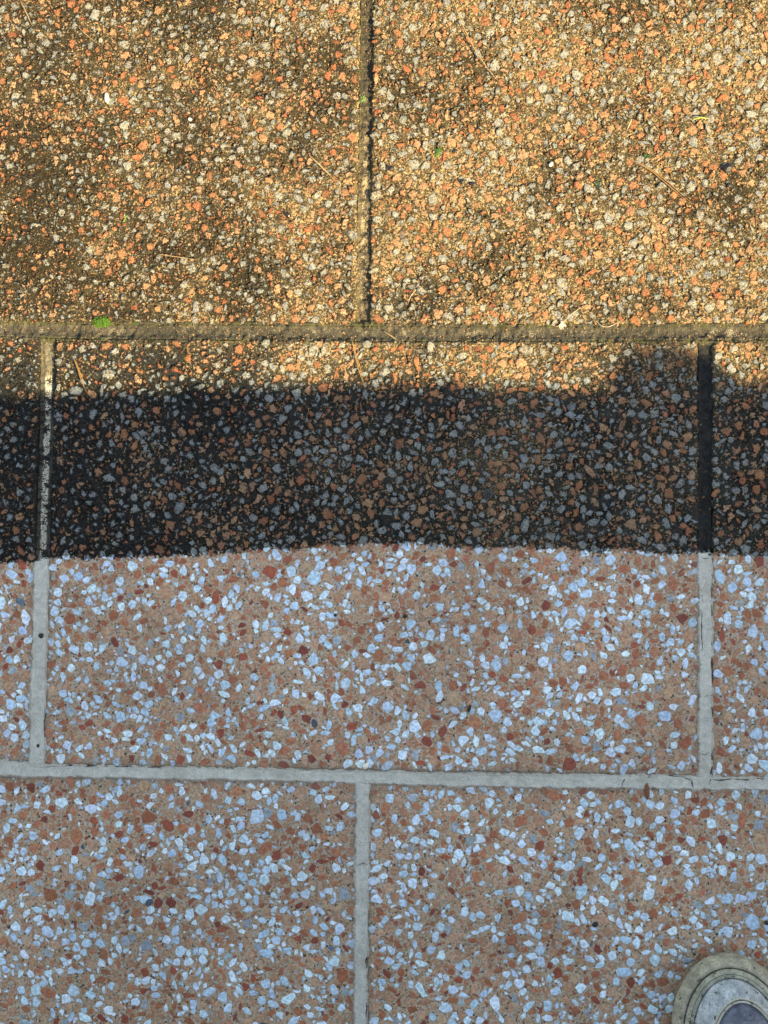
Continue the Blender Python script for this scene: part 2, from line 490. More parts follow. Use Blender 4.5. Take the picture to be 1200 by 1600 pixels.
    tag(o, label, "paving slab", "aggregate paving slabs laid in staggered rows", "thing")
    return o

SLABS = [
    ([(-450, 502), (556, 508), (565, -160), (-440, -160)], "grimy sunlit aggregate slab at the upper left, left of the short vertical joint"),
    ([(577, 510), (1600, 506), (1592, -160), (584, -160)], "grimy sunlit aggregate slab at the upper right, right of the dark gap"),
    ([(-960, 1186), (47, 1190), (63, 527), (-955, 520)], "half washed slab showing only as a narrow strip on the left edge"),
    ([(68, 1195), (1092, 1212), (1091, 534), (87, 530)], "whole middle slab, sunlit top, black grimy band, washed pale lower half"),
    ([(1111, 1216), (2125, 1222), (2125, 530), (1113, 533)], "half washed slab showing only as a narrow strip on the right edge"),
    ([(-450, 1870), (553, 1880), (557, 1222), (-455, 1206)], "clean washed slab at the lower left with pale blue and red chips"),
    ([(571, 1885), (1580, 1890), (1590, 1236), (577, 1226)], "clean washed slab at the lower right, under the toe of the shoe"),
]
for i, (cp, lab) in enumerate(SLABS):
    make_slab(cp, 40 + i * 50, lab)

# ------------------------------------------------------------ mortar joints
def grout_material(name, dark, pale, cover, green=0.0, tanc=(0.09, 0.08, 0.055)):
    """washed grout is pale grey; unwashed it is 'dark' with crusts of 'pale' over the share 'cover'"""
    t = NT(name)
    D = dirt_mask(t)
    f1 = t.noise(160, 5, 0.65); f2 = t.noise(900, 4, 0.6, off=(2, 0, 0)); f3 = t.noise(24, 3, 0.5, off=(0, 3, 0))
    clean = t.mix(t.ramp(f1, 0.3, 0.7), (0.40, 0.42, 0.40), (0.56, 0.565, 0.535))
    clean = t.mix(t.ramp(f3, 0.45, 0.7, 0, 0.5), clean, (0.33, 0.33, 0.30))
    clean = t.mix(t.ramp(t.noise(520, 2, 0.5, off=(4, 4, 1)), 0.70, 0.74, 0, 0.75), clean, (0.05, 0.05, 0.05))
    clean = t.mix(t.ramp(f2, 0.35, 0.6, 0.35, 0), clean, (0.20, 0.20, 0.19))
    u = t.attr("across").outputs["Fac"]           # 0 centre .. 1 edge
    clean = t.mix(t.ramp(t.noise(1700, 3, 0.7, off=(3, 3, 8)), 0.40, 0.60, 0.28, 0), clean, (0.15, 0.145, 0.13))
    clean = t.mix(t.ramp(t.noise(38, 4, 0.7, off=(6, 1, 1)), 0.52, 0.66, 0, 0.5), clean, (0.27, 0.255, 0.215))
    clean = t.mix(t.ramp(u, 0.78, 1.0, 0, 0.45), clean, (0.20, 0.17, 0.14))
    dk = t.mix(t.ramp(f1, 0.35, 0.65), dark, tanc)
    cv = t.math('ADD', t.math('MULTIPLY', f1, 0.6), t.math('MULTIPLY', f2, 0.4))
    cv = t.math('ADD', cv, t.math('MULTIPLY', t.math('SUBTRACT', f3, 0.5), 0.35))
    thr = 0.66 - cover * 0.32
    pc = t.math('MULTIPLY', t.ramp(cv, thr, thr + 0.04), t.ramp(u, 0.52, 0.30, 0.10, 1))
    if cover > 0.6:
        sunny = t.ramp(t.xyz()[1], -0.045, -0.035)  # separate mortar colours painted for the sunlit and the shaded stretch
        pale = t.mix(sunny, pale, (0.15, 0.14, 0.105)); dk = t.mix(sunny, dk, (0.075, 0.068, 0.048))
    dc = t.mix(pc, dk, pale)
    if cover == 0.45: dc = t.mix(t.math('MULTIPLY', t.ramp(t.xyz()[1], 0.13, 0.24), 0.75), dc, (0.022, 0.021, 0.017))
    if cover == 0.32 or cover == 0.28: dc = t.mix(t.ramp(t.noise(14, 4, 0.6, off=(8, 0, 0)), 0.46, 0.58, 0, 0.7), dc, (0.030, 0.029, 0.024))
    if green > 0:
        gm = t.math('MULTIPLY', t.ramp(u, 0.5, 0.9), t.ramp(t.noise(60, 3, 0.6, off=(0, 0, 6)), 0.42, 0.6))
        dc = t.mix(t.math('MULTIPLY', gm, green), dc, (0.06, 0.07, 0.015))
    dc = t.mix(t.ramp(f2, 0.38, 0.58, 0.6, 0), dc, (0.02, 0.019, 0.015))
    col = t.mix(D, clean, dc)
    hh = t.math('MULTIPLY', t.math('ADD', f1, f2), t.ramp(D, 0, 1, 0.28, 0.8))
    return t.out(col, 0.88, t.bump(hh, 0.002), 0.2)

G_top = grout_material("unwashed_grout", (0.028, 0.028, 0.025), (0.17, 0.155, 0.12), 0.28, 0.5, (0.074, 0.069, 0.055))
G_mid = grout_material("crusted_grout", (0.045, 0.040, 0.028), (0.25, 0.21, 0.14), 0.45, 0.4, (0.12, 0.10, 0.07))
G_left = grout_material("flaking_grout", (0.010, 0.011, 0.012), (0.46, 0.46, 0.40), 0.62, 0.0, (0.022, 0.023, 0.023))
G_right = grout_material("blackened_grout", (0.010, 0.012, 0.015), (0.16, 0.16, 0.15), 0.12, 0.0, (0.026, 0.028, 0.030))

def make_joint(e1, e2, seed, mat, label, depth_dirty=0.004, depth_clean=0.0006, spill=0.0013, extra=0.0, smear=0.0, grains=0):
    """e1, e2: the two edges as pixel polylines with the same number of points"""
    A = np.array([W(*p)[:2] for p in e1]); B = np.array([W(*p)[:2] for p in e2])
    C = (A + B) / 2
    seg = np.linalg.norm(np.diff(C, axis=0), axis=1); cum = np.concatenate([[0], np.cumsum(seg)])
    n = int(cum[-1] / 0.0009)
    s = np.linspace(0, cum[-1], n + 1)
    def itp(Q): return np.stack([np.interp(s, cum, Q[:, 0]), np.interp(s, cum, Q[:, 1])], -1)
    a, b = itp(A), itp(B); c = (a + b) / 2
    hw = np.linalg.norm(a - b, axis=1) / 2
    d = (b - a) / (2 * hw[:, None])
    m = 12
    over = 0.0034
    tt = np.linspace(-1, 1, 2 * m + 1)
    tt = np.sign(tt) * np.abs(tt) ** 0.8
    X = c[:, None, :] + d[:, None, :] * (tt[None, :, None] * (hw + over)[:, None, None])
    across = np.abs(tt)[None, :] * (hw + over)[:, None]
    outd = across - hw[:, None]                     # > 0 outside the gap
    Dm = dirt_np(X[..., 0], X[..., 1])
    side = np.where(tt < 0, 0, 1)
    rag1 = spill * (0.45 + 2.0 * fbm(s, s * 0 + 3, 0.009, 4, seed, 0.75))
    rag2 = spill * (0.45 + 2.0 * fbm(s, s * 0 + 9, 0.009, 4, seed + 3, 0.75))
    rag = np.where(side[None, :] == 0, rag1[:, None], rag2[:, None])
    rough = fbm(X[..., 0], X[..., 1], 0.004, 3, seed + 7, 0.6)
    dip_c = depth_clean * (0.6 + fbm(X[..., 0], X[..., 1], 0.03, 2, seed + 8))
    prof_c = -dip_c * np.clip(1 - (across / hw[:, None]) ** 2, 0, 1) + 0.00035 - np.clip(outd - rag, -0.0005, 1) * 0.9 + rough * 0.00012
    k = np.clip(across / hw[:, None], 0, 1.2)
    prof_d = -depth_dirty * (1 - 0.30 * k ** 3) + rough * 0.0022 + fbm(X[..., 0], X[..., 1], 0.02, 2, seed + 4) * 0.0012
    prof_d = np.where(outd > 0.0006, prof_d - 0.004, prof_d)
    if smear > 0:
        prof_s = 0.0002 - depth_dirty * np.clip(1 - k ** 2.2, 0, 1) + rough * 0.0020 - np.clip(outd - rag, -0.0005, 1) * 0.8
        prof_s = prof_s - 0.0022 * np.exp(-((k - 0.92) / 0.07) ** 2)
        prof_s = prof_s + fbm(X[..., 0], X[..., 1], 0.03, 2, seed + 4) * 0.0014
        prof_d = prof_d * (1 - smear) + prof_s * smear
    Z = prof_c * (1 - Dm) + prof_d * Dm + extra
    ctr = np.array([X[..., 0].mean(), X[..., 1].mean()])
    V = np.stack([X[..., 0] - ctr[0], X[..., 1] - ctr[1], Z], -1).reshape(-1, 3)
    K = len(tt)
    idx = np.arange((n + 1) * K).reshape(n + 1, K)
    q = np.stack([idx[:-1, :-1], idx[1:, :-1], idx[1:, 1:], idx[:-1, 1:]], -1).reshape(-1, 4)
    # close the strip into a solid bar
    rim = np.concatenate([idx[:-1, 0], idx[-1, :-1], idx[1:, -1][::-1], idx[0, 1:][::-1]])
    rv = V[rim].copy(); rv[:, 2] = -0.036
    b0 = len(V); V = np.concatenate([V, rv])
    aa = np.arange(len(rim)); bb = (aa + 1) % len(rim)
    sk = np.stack([rim[aa], b0 + aa, b0 + bb, rim[bb]], -1)
    ac = np.concatenate([np.clip(across / (hw + rag.mean(1) * 0.6)[:, None], 0, 1.3).ravel(), np.ones(len(rim))])
    r = np.random.default_rng(seed)
    quads, tris, mi = [q, sk], [], [np.zeros(len(q) + len(sk))]
    colr = [np.zeros((len(V), 4))]; eda = [np.full(len(V), 0.02)]; coa = [np.zeros(len(V))]
    if grains:
        gi = r.integers(0, n + 1, int(grains * cum[-1])); gj = r.integers(2, K - 2, len(gi))
        ok = Dm[gi, gj] > 0.5; gi = gi[ok]; gj = gj[ok]
        Pg = X[gi, gj] + (r.random((len(gi), 2)) - 0.5) * 0.0015 - ctr
        V3, gq, gt, gcol = grit(Pg, Z[gi, gj] + 0.0004 * r.random(len(gi)) + 0.0001, 0.0004, 0.0012, r, len(V), 0.30, 0.8)
        quads.append(gq); mi.append(np.ones(len(gq))); tris.append(gt); mi.append(np.ones(len(gt)))
        V = np.concatenate([V, V3]); colr.append(gcol); eda.append(np.full(len(V3), 0.02)); coa.append(np.full(len(V3), 0.5)); ac = np.concatenate([ac, np.full(len(V3), 0.5)])
    me = make_mesh("mortar_joint", V, quads + tris, [mat, M_chip], np.concatenate(mi), attrs={"across": ('FLOAT', ac),
                   "chip": ('FLOAT_COLOR', np.concatenate(colr)), "edge": ('FLOAT', np.concatenate(eda)), "core": ('FLOAT', np.concatenate(coa))})
    o = link("mortar_joint", me, loc=(ctr[0], ctr[1], 0))
    tag(o, label, "mortar joint", "mortar joints between the slabs")
    return o

j_top = make_joint([(-440, 503), (0, 503), (110, 505), (400, 506), (560, 508), (800, 509), (1200, 507), (1600, 505)],
                   [(-440, 524), (0, 526), (110, 530), (400, 533), (560, 535), (800, 534), (1200, 532), (1600, 529)],
                   300, G_top, "grey brown weathered joint running the full width across the sunlit slabs", 0.0034, smear=1.0, spill=0.0007, grains=1900)
j_mid = make_joint([(565, -150), (564, 0), (560, 250), (556, 500), (556, 512)],
                   [(584, -150), (582, 0), (580, 250), (577, 500), (577, 512)],
                   320, G_mid, "short sunlit crusted joint rising to the top with a dark shadow line", 0.0036, grains=1500)
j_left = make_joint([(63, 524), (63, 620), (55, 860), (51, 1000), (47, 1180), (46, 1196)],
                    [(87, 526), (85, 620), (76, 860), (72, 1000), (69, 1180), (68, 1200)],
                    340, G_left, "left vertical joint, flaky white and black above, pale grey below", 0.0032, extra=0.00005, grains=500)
j_right = make_joint([(1092, 530), (1092, 700), (1092, 860), (1093, 1000), (1093, 1190), (1092, 1214)],
                     [(1113, 530), (1113, 700), (1110, 860), (1112, 1000), (1111, 1190), (1110, 1218)],
                     360, G_right, "right vertical joint, blackened above and pale cracked grey below", 0.0038, extra=0.00009, grains=160)
j_bot = make_joint([(-440, 1188), (0, 1190), (68, 1195), (400, 1203), (800, 1212), (1092, 1213), (1200, 1218), (1590, 1222)],
                   [(-440, 1207), (0, 1211), (68, 1213), (400, 1218), (800, 1230), (1092, 1232), (1200, 1233), (1590, 1237)],
                   380, G_left, "pale grey washed joint running the full width below the middle slab")
j_low = make_joint([(557, 1218), (556, 1350), (555, 1500), (553, 1880)],
                   [(577, 1222), (576, 1350), (573, 1500), (571, 1880)],
                   400, G_left, "pale grey joint between the two clean lower slabs", extra=0.00005)

# hairline cracks in the grout, sub-parts of their joint
t = NT("crack_shadow"); M_crack = t.out((0.03, 0.027, 0.024), 0.95, None, 0.1)
def crack(joint, pts, width=0.0006, z=0.0007, seed=0):
    P = np.array([W(*p)[:2] for p in pts])
    cum = np.concatenate([[0], np.cumsum(np.linalg.norm(np.diff(P, axis=0), axis=1))])
    n = max(6, int(cum[-1] / 0.0012)); s = np.linspace(0, cum[-1], n + 1)
    c = np.stack([np.interp(s, cum, P[:, 0]), np.interp(s, cum, P[:, 1])], -1)
    d = np.gradient(c, axis=0); d /= np.linalg.norm(d, axis=1)[:, None]; nn = np.stack([-d[:, 1], d[:, 0]], -1)
    c = c + nn * (fbm(s, s * 0 + seed, 0.006, 3, seed + 50) * 0.0016)[:, None]
    w = width * (0.5 + 0.9 * np.abs(fbm(s, s * 0 + 4 + seed, 0.004, 2, 77)) * 2) * np.clip(np.minimum(s, cum[-1] - s) / 0.004 + 0.2, 0, 1)
    L = c - nn * w[:, None] / 2; Rr = c + nn * w[:, None] / 2
    loc = np.array(joint.location)
    z1 = np.full(n + 1, z)
    V = np.concatenate([np.c_[L, z1], np.c_[Rr, z1], np.c_[L, z1 - 0.002], np.c_[Rr, z1 - 0.002]]) - loc
    i = np.arange(n); N = n + 1
    q = np.concatenate([np.stack([i, i + 1, N + i + 1, N + i], -1), np.stack([2 * N + i, 2 * N + i + 1, i + 1, i], -1), np.stack([N + i, N + i + 1, 3 * N + i + 1, 3 * N + i], -1)])
    link("crack", make_mesh("crack", V, [q], [M_crack]), joint)

crack(j_bot, [(978, 1213), (972, 1222), (970, 1232)], 0.0006, seed=1)
crack(j_bot, [(1070, 1214), (1080, 1220), (1084, 1232)], 0.0009, seed=2)
crack(j_bot, [(1200, 1218), (1160, 1217), (1112, 1219)], 0.0010, seed=3)
crack(j_bot, [(975, 1215), (1020, 1213), (1072, 1214)], 0.0005, seed=4)
crack(j_bot, [(64, 1197), (150, 1197), (250, 1199)], 0.0004, seed=5)
crack(j_right, [(1093, 1087), (1100, 1090), (1108, 1086), (1113, 1078)], 0.0005, seed=6)
crack(j_right, [(1094, 905), (1096, 930), (1097, 1000), (1095, 1040)], 0.0006, seed=7)
crack(j_right, [(1111, 880), (1112, 940), (1113, 1060), (1112, 1190)], 0.0007, seed=8)
crack(j_right, [(1093, 1176), (1102, 1178), (1110, 1172)], 0.0005, seed=9)
crack(j_right, [(1095, 872), (1103, 874), (1109, 872)], 0.0006, seed=10)
crack(j_right, [(1112, 1190), (1110, 1208), (1108, 1226)], 0.0006, seed=11)
crack(j_left, [(70, 1100), (69, 1150), (67, 1194)], 0.0007, seed=12)
crack(j_low, [(556, 1350), (562, 1352), (570, 1349), (576, 1351)], 0.0005, seed=13)
crack(j_low, [(574, 1480), (571, 1520), (572, 1590)], 0.0009, seed=14)

# ------------------------------------------------------------ ground beneath and around
def ground_material():
    t = NT("more_aggregate_paving")
    D = dirt_mask(t)
    v1 = t.n.new("ShaderNodeTexVoronoi"); v1.inputs["Scale"].default_value = 115; t.l.new(t.pos(), v1.inputs["Vector"])
    c1 = t.n.new("ShaderNodeSeparateColor"); t.l.new(v1.outputs["Color"], c1.inputs[0])
    base = t.mix(t.ramp(c1.outputs[0], 0.3, 0.35), (0.62, 0.70, 0.83), (0.36, 0.17, 0.11))
    base = t.mix(t.ramp(v1.outputs["Distance"], 0.0028, 0.0042), base, (0.34, 0.25, 0.18))
    dirty = t.mix(t.ramp(t.noise(430, 4, 0.65), 0.44, 0.56), (0.10, 0.07, 0.04), (0.02, 0.018, 0.015))
    br = t.n.new("ShaderNodeTexBrick"); br.inputs["Scale"].default_value = 1.0
    br.inputs["Brick Width"].default_value = 0.606; br.inputs["Row Height"].default_value = 0.404; br.inputs["Mortar Size"].default_value = 0.006
    t.l.new(t.pos(), br.inputs["Vector"])
    col = t.mix(D, base, dirty)
    col = t.mix(br.outputs["Fac"], col, t.mix(D, (0.38, 0.4, 0.39), (0.03, 0.03, 0.025)))
    return t.out(col, 0.8, t.bump(t.noise(430, 4), 0.001), 0.3)
M_ground = ground_material()
def frame_sheet(name, x0, x1, y0, y1, X0, X1, Y0, Y1, ztop, zpit, mat):
    V = [(X0, Y0, ztop), (X1, Y0, ztop), (X1, Y1, ztop), (X0, Y1, ztop), (x0, y0, ztop), (x1, y0, ztop), (x1, y1, ztop), (x0, y1, ztop),
         (x0, y0, zpit), (x1, y0, zpit), (x1, y1, zpit), (x0, y1, zpit)]
    q = np.array([(0, 1, 5, 4), (1, 2, 6, 5), (2, 3, 7, 6), (3, 0, 4, 7), (4, 5, 9, 8), (5, 6, 10, 9), (6, 7, 11, 10), (7, 4, 8, 11), (8, 9, 10, 11)])
    return link(name, make_mesh(name, np.array(V), [q], [mat], smooth=False))
g = frame_sheet("ground", -0.93, 1.23, -0.83, 0.42, -150, 150, -150, 150, -0.0042, -0.037, M_ground)
tag(g, None, None, kind="structure")

# ------------------------------------------------------------ unseen wall added to cast the band of shade
SH = [(-900, 622), (0, 618), (120, 612), (260, 606), (420, 600), (600, 598), (760, 603), (900, 606), (1000, 600), (1200, 590), (1500, 596), (2200, 600)]
HW = 0.90
def up(u, v, h):
    p = W(u, v); return p + S * (h / S.z)
def wall():
    t = NT("shade_wall_surface")
    m = t.out(t.mix(t.noise(8, 5, 0.6), (0.30, 0.27, 0.22), (0.42, 0.38, 0.32)), 0.9, t.bump(t.noise(150, 4), 0.003), 0.2)
    e = np.array([up(*p, HW) for p in SH])
    yf = e[:, 1].mean()
    n = 900
    xs = np.linspace(e[0, 0] - 1.5, e[-1, 0] + 1.5, n)
    # the height of the top follows the wanted shadow line and is a little rough
    k = math.cos(SUN_EL) * -math.cos(SUN_ROT) / math.sin(SUN_EL)
    zt = HW + (np.interp(xs, e[:, 0], e[:, 1]) - yf) / k + fbm(xs, xs * 0, 0.03, 3, 900) * 0.006
    V = np.concatenate([np.c_[xs, np.full(n, yf - 0.2), np.full(n, -0.004)], np.c_[xs, np.full(n, yf - 0.2), zt], np.c_[xs, np.full(n, yf), zt], np.c_[xs, np.full(n, yf), np.full(n, -0.004)]])
    i = np.arange(n - 1)
    q = np.concatenate([np.stack([a * n + i, b * n + i, b * n + i + 1, a * n + i + 1], -1) for a, b in ((1, 0), (2, 1), (3, 2))] + [np.array([[0, n, 2 * n, 3 * n], [4 * n - 1, 3 * n - 1, 2 * n - 1, n - 1]])])
    o = link("shade_wall", make_mesh("shade_wall", V, [q], [m], smooth=False))
    tag(o, "long unseen wall added behind the viewer to cast the straight band of shade", "wall")
    # dome added on the wall, shaped to cast the shadow bump at the right
    p = up(1066, 644, HW)
    import bmesh
    bm = bmesh.new()
    bmesh.ops.create_uvsphere(bm, u_segments=48, v_segments=24, radius=0.054)
    for v in bm.verts: v.co.z *= 0.62
    bmesh.ops.create_cone(bm, cap_ends=True, segments=32, radius1=0.040, radius2=0.034, depth=0.06, matrix=Matrix.Translation((0, 0, -0.05)))
    me = bpy.data.meshes.new("shadow_bump_dome"); bm.to_mesh(me); bm.free(); me.materials.append(m)
    for f in me.polygons: f.use_smooth = True
    f = link("shadow_bump_dome", me, o, loc=(p.x, p.y - 0.0, p.z + 0.0))
wall()

# ------------------------------------------------------------ small litter
def plain(name, col, rough=0.7, spec=0.3, var=0.35, scale=400):
    t = NT(name)
    a = tuple(c * (1 - var) for c in col); b = tuple(min(1, c * (1 + var)) for c in col)
    return t.out(t.mix(t.noise(scale, 3, 0.6), a, b), rough, t.bump(t.noise(scale * 2, 3), 0.0004), spec)

def tube_arrays(P, rad, nseg=7, flat=1.0):
    """P: Nx3 path, rad: N radii -> verts, quads (closed ends)"""
    P = np.asarray(P, float); n = len(P)
    T = np.gradient(P, axis=0); T /= np.linalg.norm(T, axis=1)[:, None] + 1e-12
    up_ = np.array([0, 0, 1.0]); Nn = np.cross(T, up_); Nn /= np.linalg.norm(Nn, axis=1)[:, None] + 1e-9
    Bn = np.cross(Nn, T)
    a = np.arange(nseg) * 2 * math.pi / nseg
    V = P[:, None, :] + rad[:, None, None] * (np.cos(a)[None, :, None] * Nn[:, None, :] + flat * np.sin(a)[None, :, None] * Bn[:, None, :])
    V = V.reshape(-1, 3)
    i = np.arange(n - 1)[:, None] * nseg; j = np.arange(nseg)[None, :]; k = (j + 1) % nseg
    q = np.stack([i + j, i + k, i + nseg + k, i + nseg + j], -1).reshape(-1, 4)
    return V, q

def smooth_path(pts, z, n=26, wob=0.0, seed=0, lift=0.0):
    P = np.array([list(W(*p)[:2]) for p in pts])
    cum = np.concatenate([[0], np.cumsum(np.linalg.norm(np.diff(P, axis=0), axis=1))]); s_ = np.linspace(0, cum[-1], n)
    X = np.interp(s_, cum, P[:, 0]); Y = np.interp(s_, cum, P[:, 1])
    for _ in range(4):
        X[1:-1] = (X[:-2] + 2 * X[1:-1] + X[2:]) / 4; Y[1:-1] = (Y[:-2] + 2 * Y[1:-1] + Y[2:]) / 4
    Z = z + wob * fbm(s_, s_ * 0 + seed, 0.01, 2, 60 + seed) + lift * np.sin(np.linspace(0, math.pi, n))
    return np.c_[X, Y, Z]

M_straw = plain("dry_straw", (0.23, 0.165, 0.085)); M_gold = plain("golden_needle", (0.17, 0.10, 0.04)); M_brown = plain("brown_needle", (0.085, 0.045, 0.022))
M_palestraw = plain("bleached_straw", (0.27, 0.24, 0.17)); M_leaf = plain("fresh_green", (0.040, 0.095, 0.006), var=0.7, scale=900); M_dleaf = plain("dark_green", (0.02, 0.05, 0.012))
M_white = plain("white_plaster", (0.50, 0.47, 0.40), var=0.15); M_black = plain("black_crumb", (0.010, 0.010, 0.011), 0.55, 0.4); M_seed = plain("glossy_black", (0.012, 0.012, 0.014), 0.18, 0.6)
M_redp = plain("red_brown_stone", (0.14, 0.055, 0.03)); M_slate = plain("dark_shell", (0.030, 0.034, 0.038), 0.5)

def strand(name, label, cat, pts, mat, w=0.0011, z=0.0019, lift=0.0014, seed=0, twin=None, group=None, flat=0.7):
    arrs = []; 
    for k, pp in enumerate([pts] + ([twin] if twin else [])):
        P = smooth_path(pp, z, wob=0.0006, seed=seed + k, lift=lift)
        tt = np.linspace(0, 1, len(P)); rad = 0.78 * w / 2 * (0.35 + 0.65 * np.sin(np.clip(tt * 1.15 + 0.06, 0, 1) * math.pi) ** 0.4)
        arrs.append(tube_arrays(P, rad, 6, flat))
    V = []; Q = []; o_ = 0
    for v, q in arrs: V.append(v); Q.append(q + o_); o_ += len(v)
    V = np.concatenate(V); c = V.mean(0); c[2] = 0
    o = link(name, make_mesh(name, V - c, [np.concatenate(Q)], [mat]), loc=c)
    return tag(o, label, cat, group)

GN = "dry needles and straws lying on the slabs"
strand("dry_needle", "short thick tan needle lying left of the dark vertical gap", "needle", [(484, 244), (503, 262), (522, 281)], M_straw, 0.0017, group=GN)
strand("pine_needle", "golden double pine needle pointing from the horizontal joint down into the shade", "needle", [(551, 534), (556, 560), (563, 585), (571, 608)], M_gold, 0.0011, seed=3, twin=[(551, 534), (558, 560), (566, 583), (568, 600)], group=GN)
strand("pine_needle", "golden pine needle beside the top of the left vertical joint", "needle", [(117, 562), (124, 580), (130, 598), (137, 615)], M_gold, 0.0012, seed=5, twin=[(119, 564), (128, 586), (133, 600)], group=GN)
strand("grass_stalk", "long thin grass stalk bending across the top of the right sunlit slab", "stalk", [(706, -6), (722, 40), (744, 84), (770, 120), (802, 148)], M_straw, 0.0010, seed=7, lift=0.002, group=GN)
strand("pine_needle", "long golden brown double needle at the right of the sunlit slab", "needle", [(985, 250), (1018, 266), (1046, 288), (1082, 320)], M_gold, 0.0013, seed=9, twin=[(990, 252), (1020, 270), (1050, 296), (1078, 320)], group=GN)
strand("dry_needle", "dark brown curved needle at the right edge of the sunlit slab", "needle", [(1180, 342), (1188, 360), (1193, 384)], M_brown, 0.0012, seed=11, group=GN)
strand("dry_needle", "tiny bleached needle just above the horizontal joint, standing out pale", "needle", [(650, 453), (642, 464), (637, 477)], M_palestraw, 0.0009, seed=13, group=GN)
strand("dry_needle", "short brown needle near the top edge, right of the long stalk", "needle", [(914, 14), (924, 29), (933, 45)], M_brown, 0.0012, seed=15, group=GN)
strand("curled_straw", "pale curled straw drooping onto the horizontal joint", "straw", [(933, 504), (940, 511), (951, 512), (961, 507), (972, 501)], M_palestraw, 0.0009, seed=17, group=GN)
strand("dry_needle", "stubby pale curved needle in the right half of the sunlit slab", "needle", [(987, 187), (983, 196), (979, 206)], M_palestraw, 0.0014, seed=19, group=GN)
strand("dry_needle", "thin brown needle low on the right sunlit slab, near the joint", "needle", [(1028, 424), (1036, 434), (1042, 448)], M_brown, 0.0009, seed=21, group=GN)
strand("dry_needle", "thin tan needle at the very top left corner", "needle", [(34, 4), (42, 20), (52, 42)], M_straw, 0.0011, seed=23, group=GN)
strand("dry_needle", "thin tan needle slanting near the top left", "needle", [(124, 44), (134, 54), (148, 66)], M_straw, 0.0011, seed=25, group=GN)
strand("dry_needle", "long hair thin brown needle slanting on the upper left slab", "needle", [(234, 70), (222, 95), (208, 122)], M_brown, 0.0008, seed=27, group=GN)
strand("dry_straw", "small straw lying in the horizontal joint below the vertical gap", "straw", [(600, 518), (611, 525), (623, 533)], M_straw, 0.0011, z=0.0012, seed=29, group=GN)
strand("leaf_sliver", "yellow green sliver of leaf on the upper right slab", "leaf", [(1082, 188), (1094, 185), (1107, 187)], plain("yellow_green", (0.20, 0.22, 0.05)), 0.0021, seed=31, flat=0.4)
strand("dry_needle", "fine tan needle lying low on the upper left slab", "needle", [(250, 398), (275, 402), (304, 406)], M_straw, 0.0009, seed=33, group=GN)
strand("dry_needle", "fine brown needle upright in the lower part of the upper left slab", "needle", [(372, 375), (376, 390), (378, 404)], M_brown, 0.0009, seed=35, group=GN)
strand("dry_needle", "pale needle low on the right slab, left of the curled straw", "needle", [(1072, 150), (1080, 158), (1090, 163)], M_palestraw, 0.0008, seed=37, group=GN).__setitem__("label", "fine pale needle above the yellow green leaf sliver")

def seed_head():
    root = bpy.data.objects.new("feathery_seed", None); COL.objects.link(root); p = W(878, 507); root.location = p
    tag(root, "white feathery seed with a thin stalk on the horizontal joint", "seed")
    P = smooth_path([(907, 481), (893, 492), (879, 505)], 0.0014, lift=0.002); P -= np.array(p)
    v, q = tube_arrays(P, np.full(len(P), 0.0003), 5); link("stalk", make_mesh("stalk", v, [q], [M_palestraw]), root)
    V = []; Q = []; o_ = 0
    for k in range(26):
        a = random.uniform(0, 6.28); l = random.uniform(0.0018, 0.0042)
        P = np.array([[0, 0, 0.0006], [math.cos(a) * l * 0.6, math.sin(a) * l * 0.6 - 0.0005, 0.0022], [math.cos(a) * l, math.sin(a) * l - 0.001, 0.0018]])
        v, q = tube_arrays(P, np.array([0.00035, 0.00028, 0.0001]), 4); V.append(v); Q.append(q + o_); o_ += len(v)
    link("tuft", make_mesh("tuft", np.concatenate(V), [np.concatenate(Q)], [M_white]), root)
seed_head()

def leafy_clump(name, label, cat, px, rx, ry, n, mat, h=0.004, z=-0.001, lf=0.0011):
    p = W(*px); V = []; F = []
    for k in range(n):
        a = random.uniform(0, 6.28); r_ = math.sqrt(random.random())
        x, y = math.cos(a) * r_ * rx, math.sin(a) * r_ * ry
        zz = h * (1 - r_ * r_) * random.uniform(0.5, 1.1)
        b = random.uniform(0, 6.28); L_ = lf * random.uniform(0.6, 1.5); w_ = L_ * 0.35
        d = Vector((math.cos(b), math.sin(b), random.uniform(-0.2, 0.9))).normalized() * L_; sd = Vector((-math.sin(b), math.cos(b), 0)) * w_
        o_ = len(V); c = Vector((x, y, zz))
        V += [c, c + d * 0.5 + sd, c + d, c + d * 0.5 - sd + Vector((0, 0, w_ * 0.5))]; F.append((o_, o_ + 1, o_ + 2, o_ + 3))
    # a low cushion under the leaflets
    m = 14; o_ = len(V)
    for j in range(4):
        s_ = 1 - j / 4
        for i in range(m):
            a = i * 6.2832 / m; V.append(Vector((math.cos(a) * rx * s_ * random.uniform(.8, 1), math.sin(a) * ry * s_ * random.uniform(.8, 1), h * 0.7 * (1 - s_ * s_) - 0.001)))
    for j in range(3):
        for i in range(m): F.append((o_ + j * m + i, o_ + j * m + (i + 1) % m, o_ + (j + 1) * m + (i + 1) % m, o_ + (j + 1) * m + i))
    F.append((o_ + 3 * m, o_ + 3 * m + 4, o_ + 3 * m + 8, o_ + 3 * m + 11))
    o = link(name, make_mesh(name, np.array([tuple(v) for v in V]), [np.array(F)], [mat], smooth=False), loc=(p.x, p.y, z))
    return tag(o, label, cat)
leafy_clump("moss_clump", "bright green clump of moss sitting on the left of the horizontal joint", "moss", (160, 503), 0.0092, 0.0056, 420, M_leaf, 0.0045, 0.0)
leafy_clump("moss_clump", "small green sprig growing in the vertical joint of the sunlit slabs", "moss", (566, 154), 0.0036, 0.0034, 90, plain("pale_green", (0.085, 0.14, 0.045)), 0.004, -0.0030)
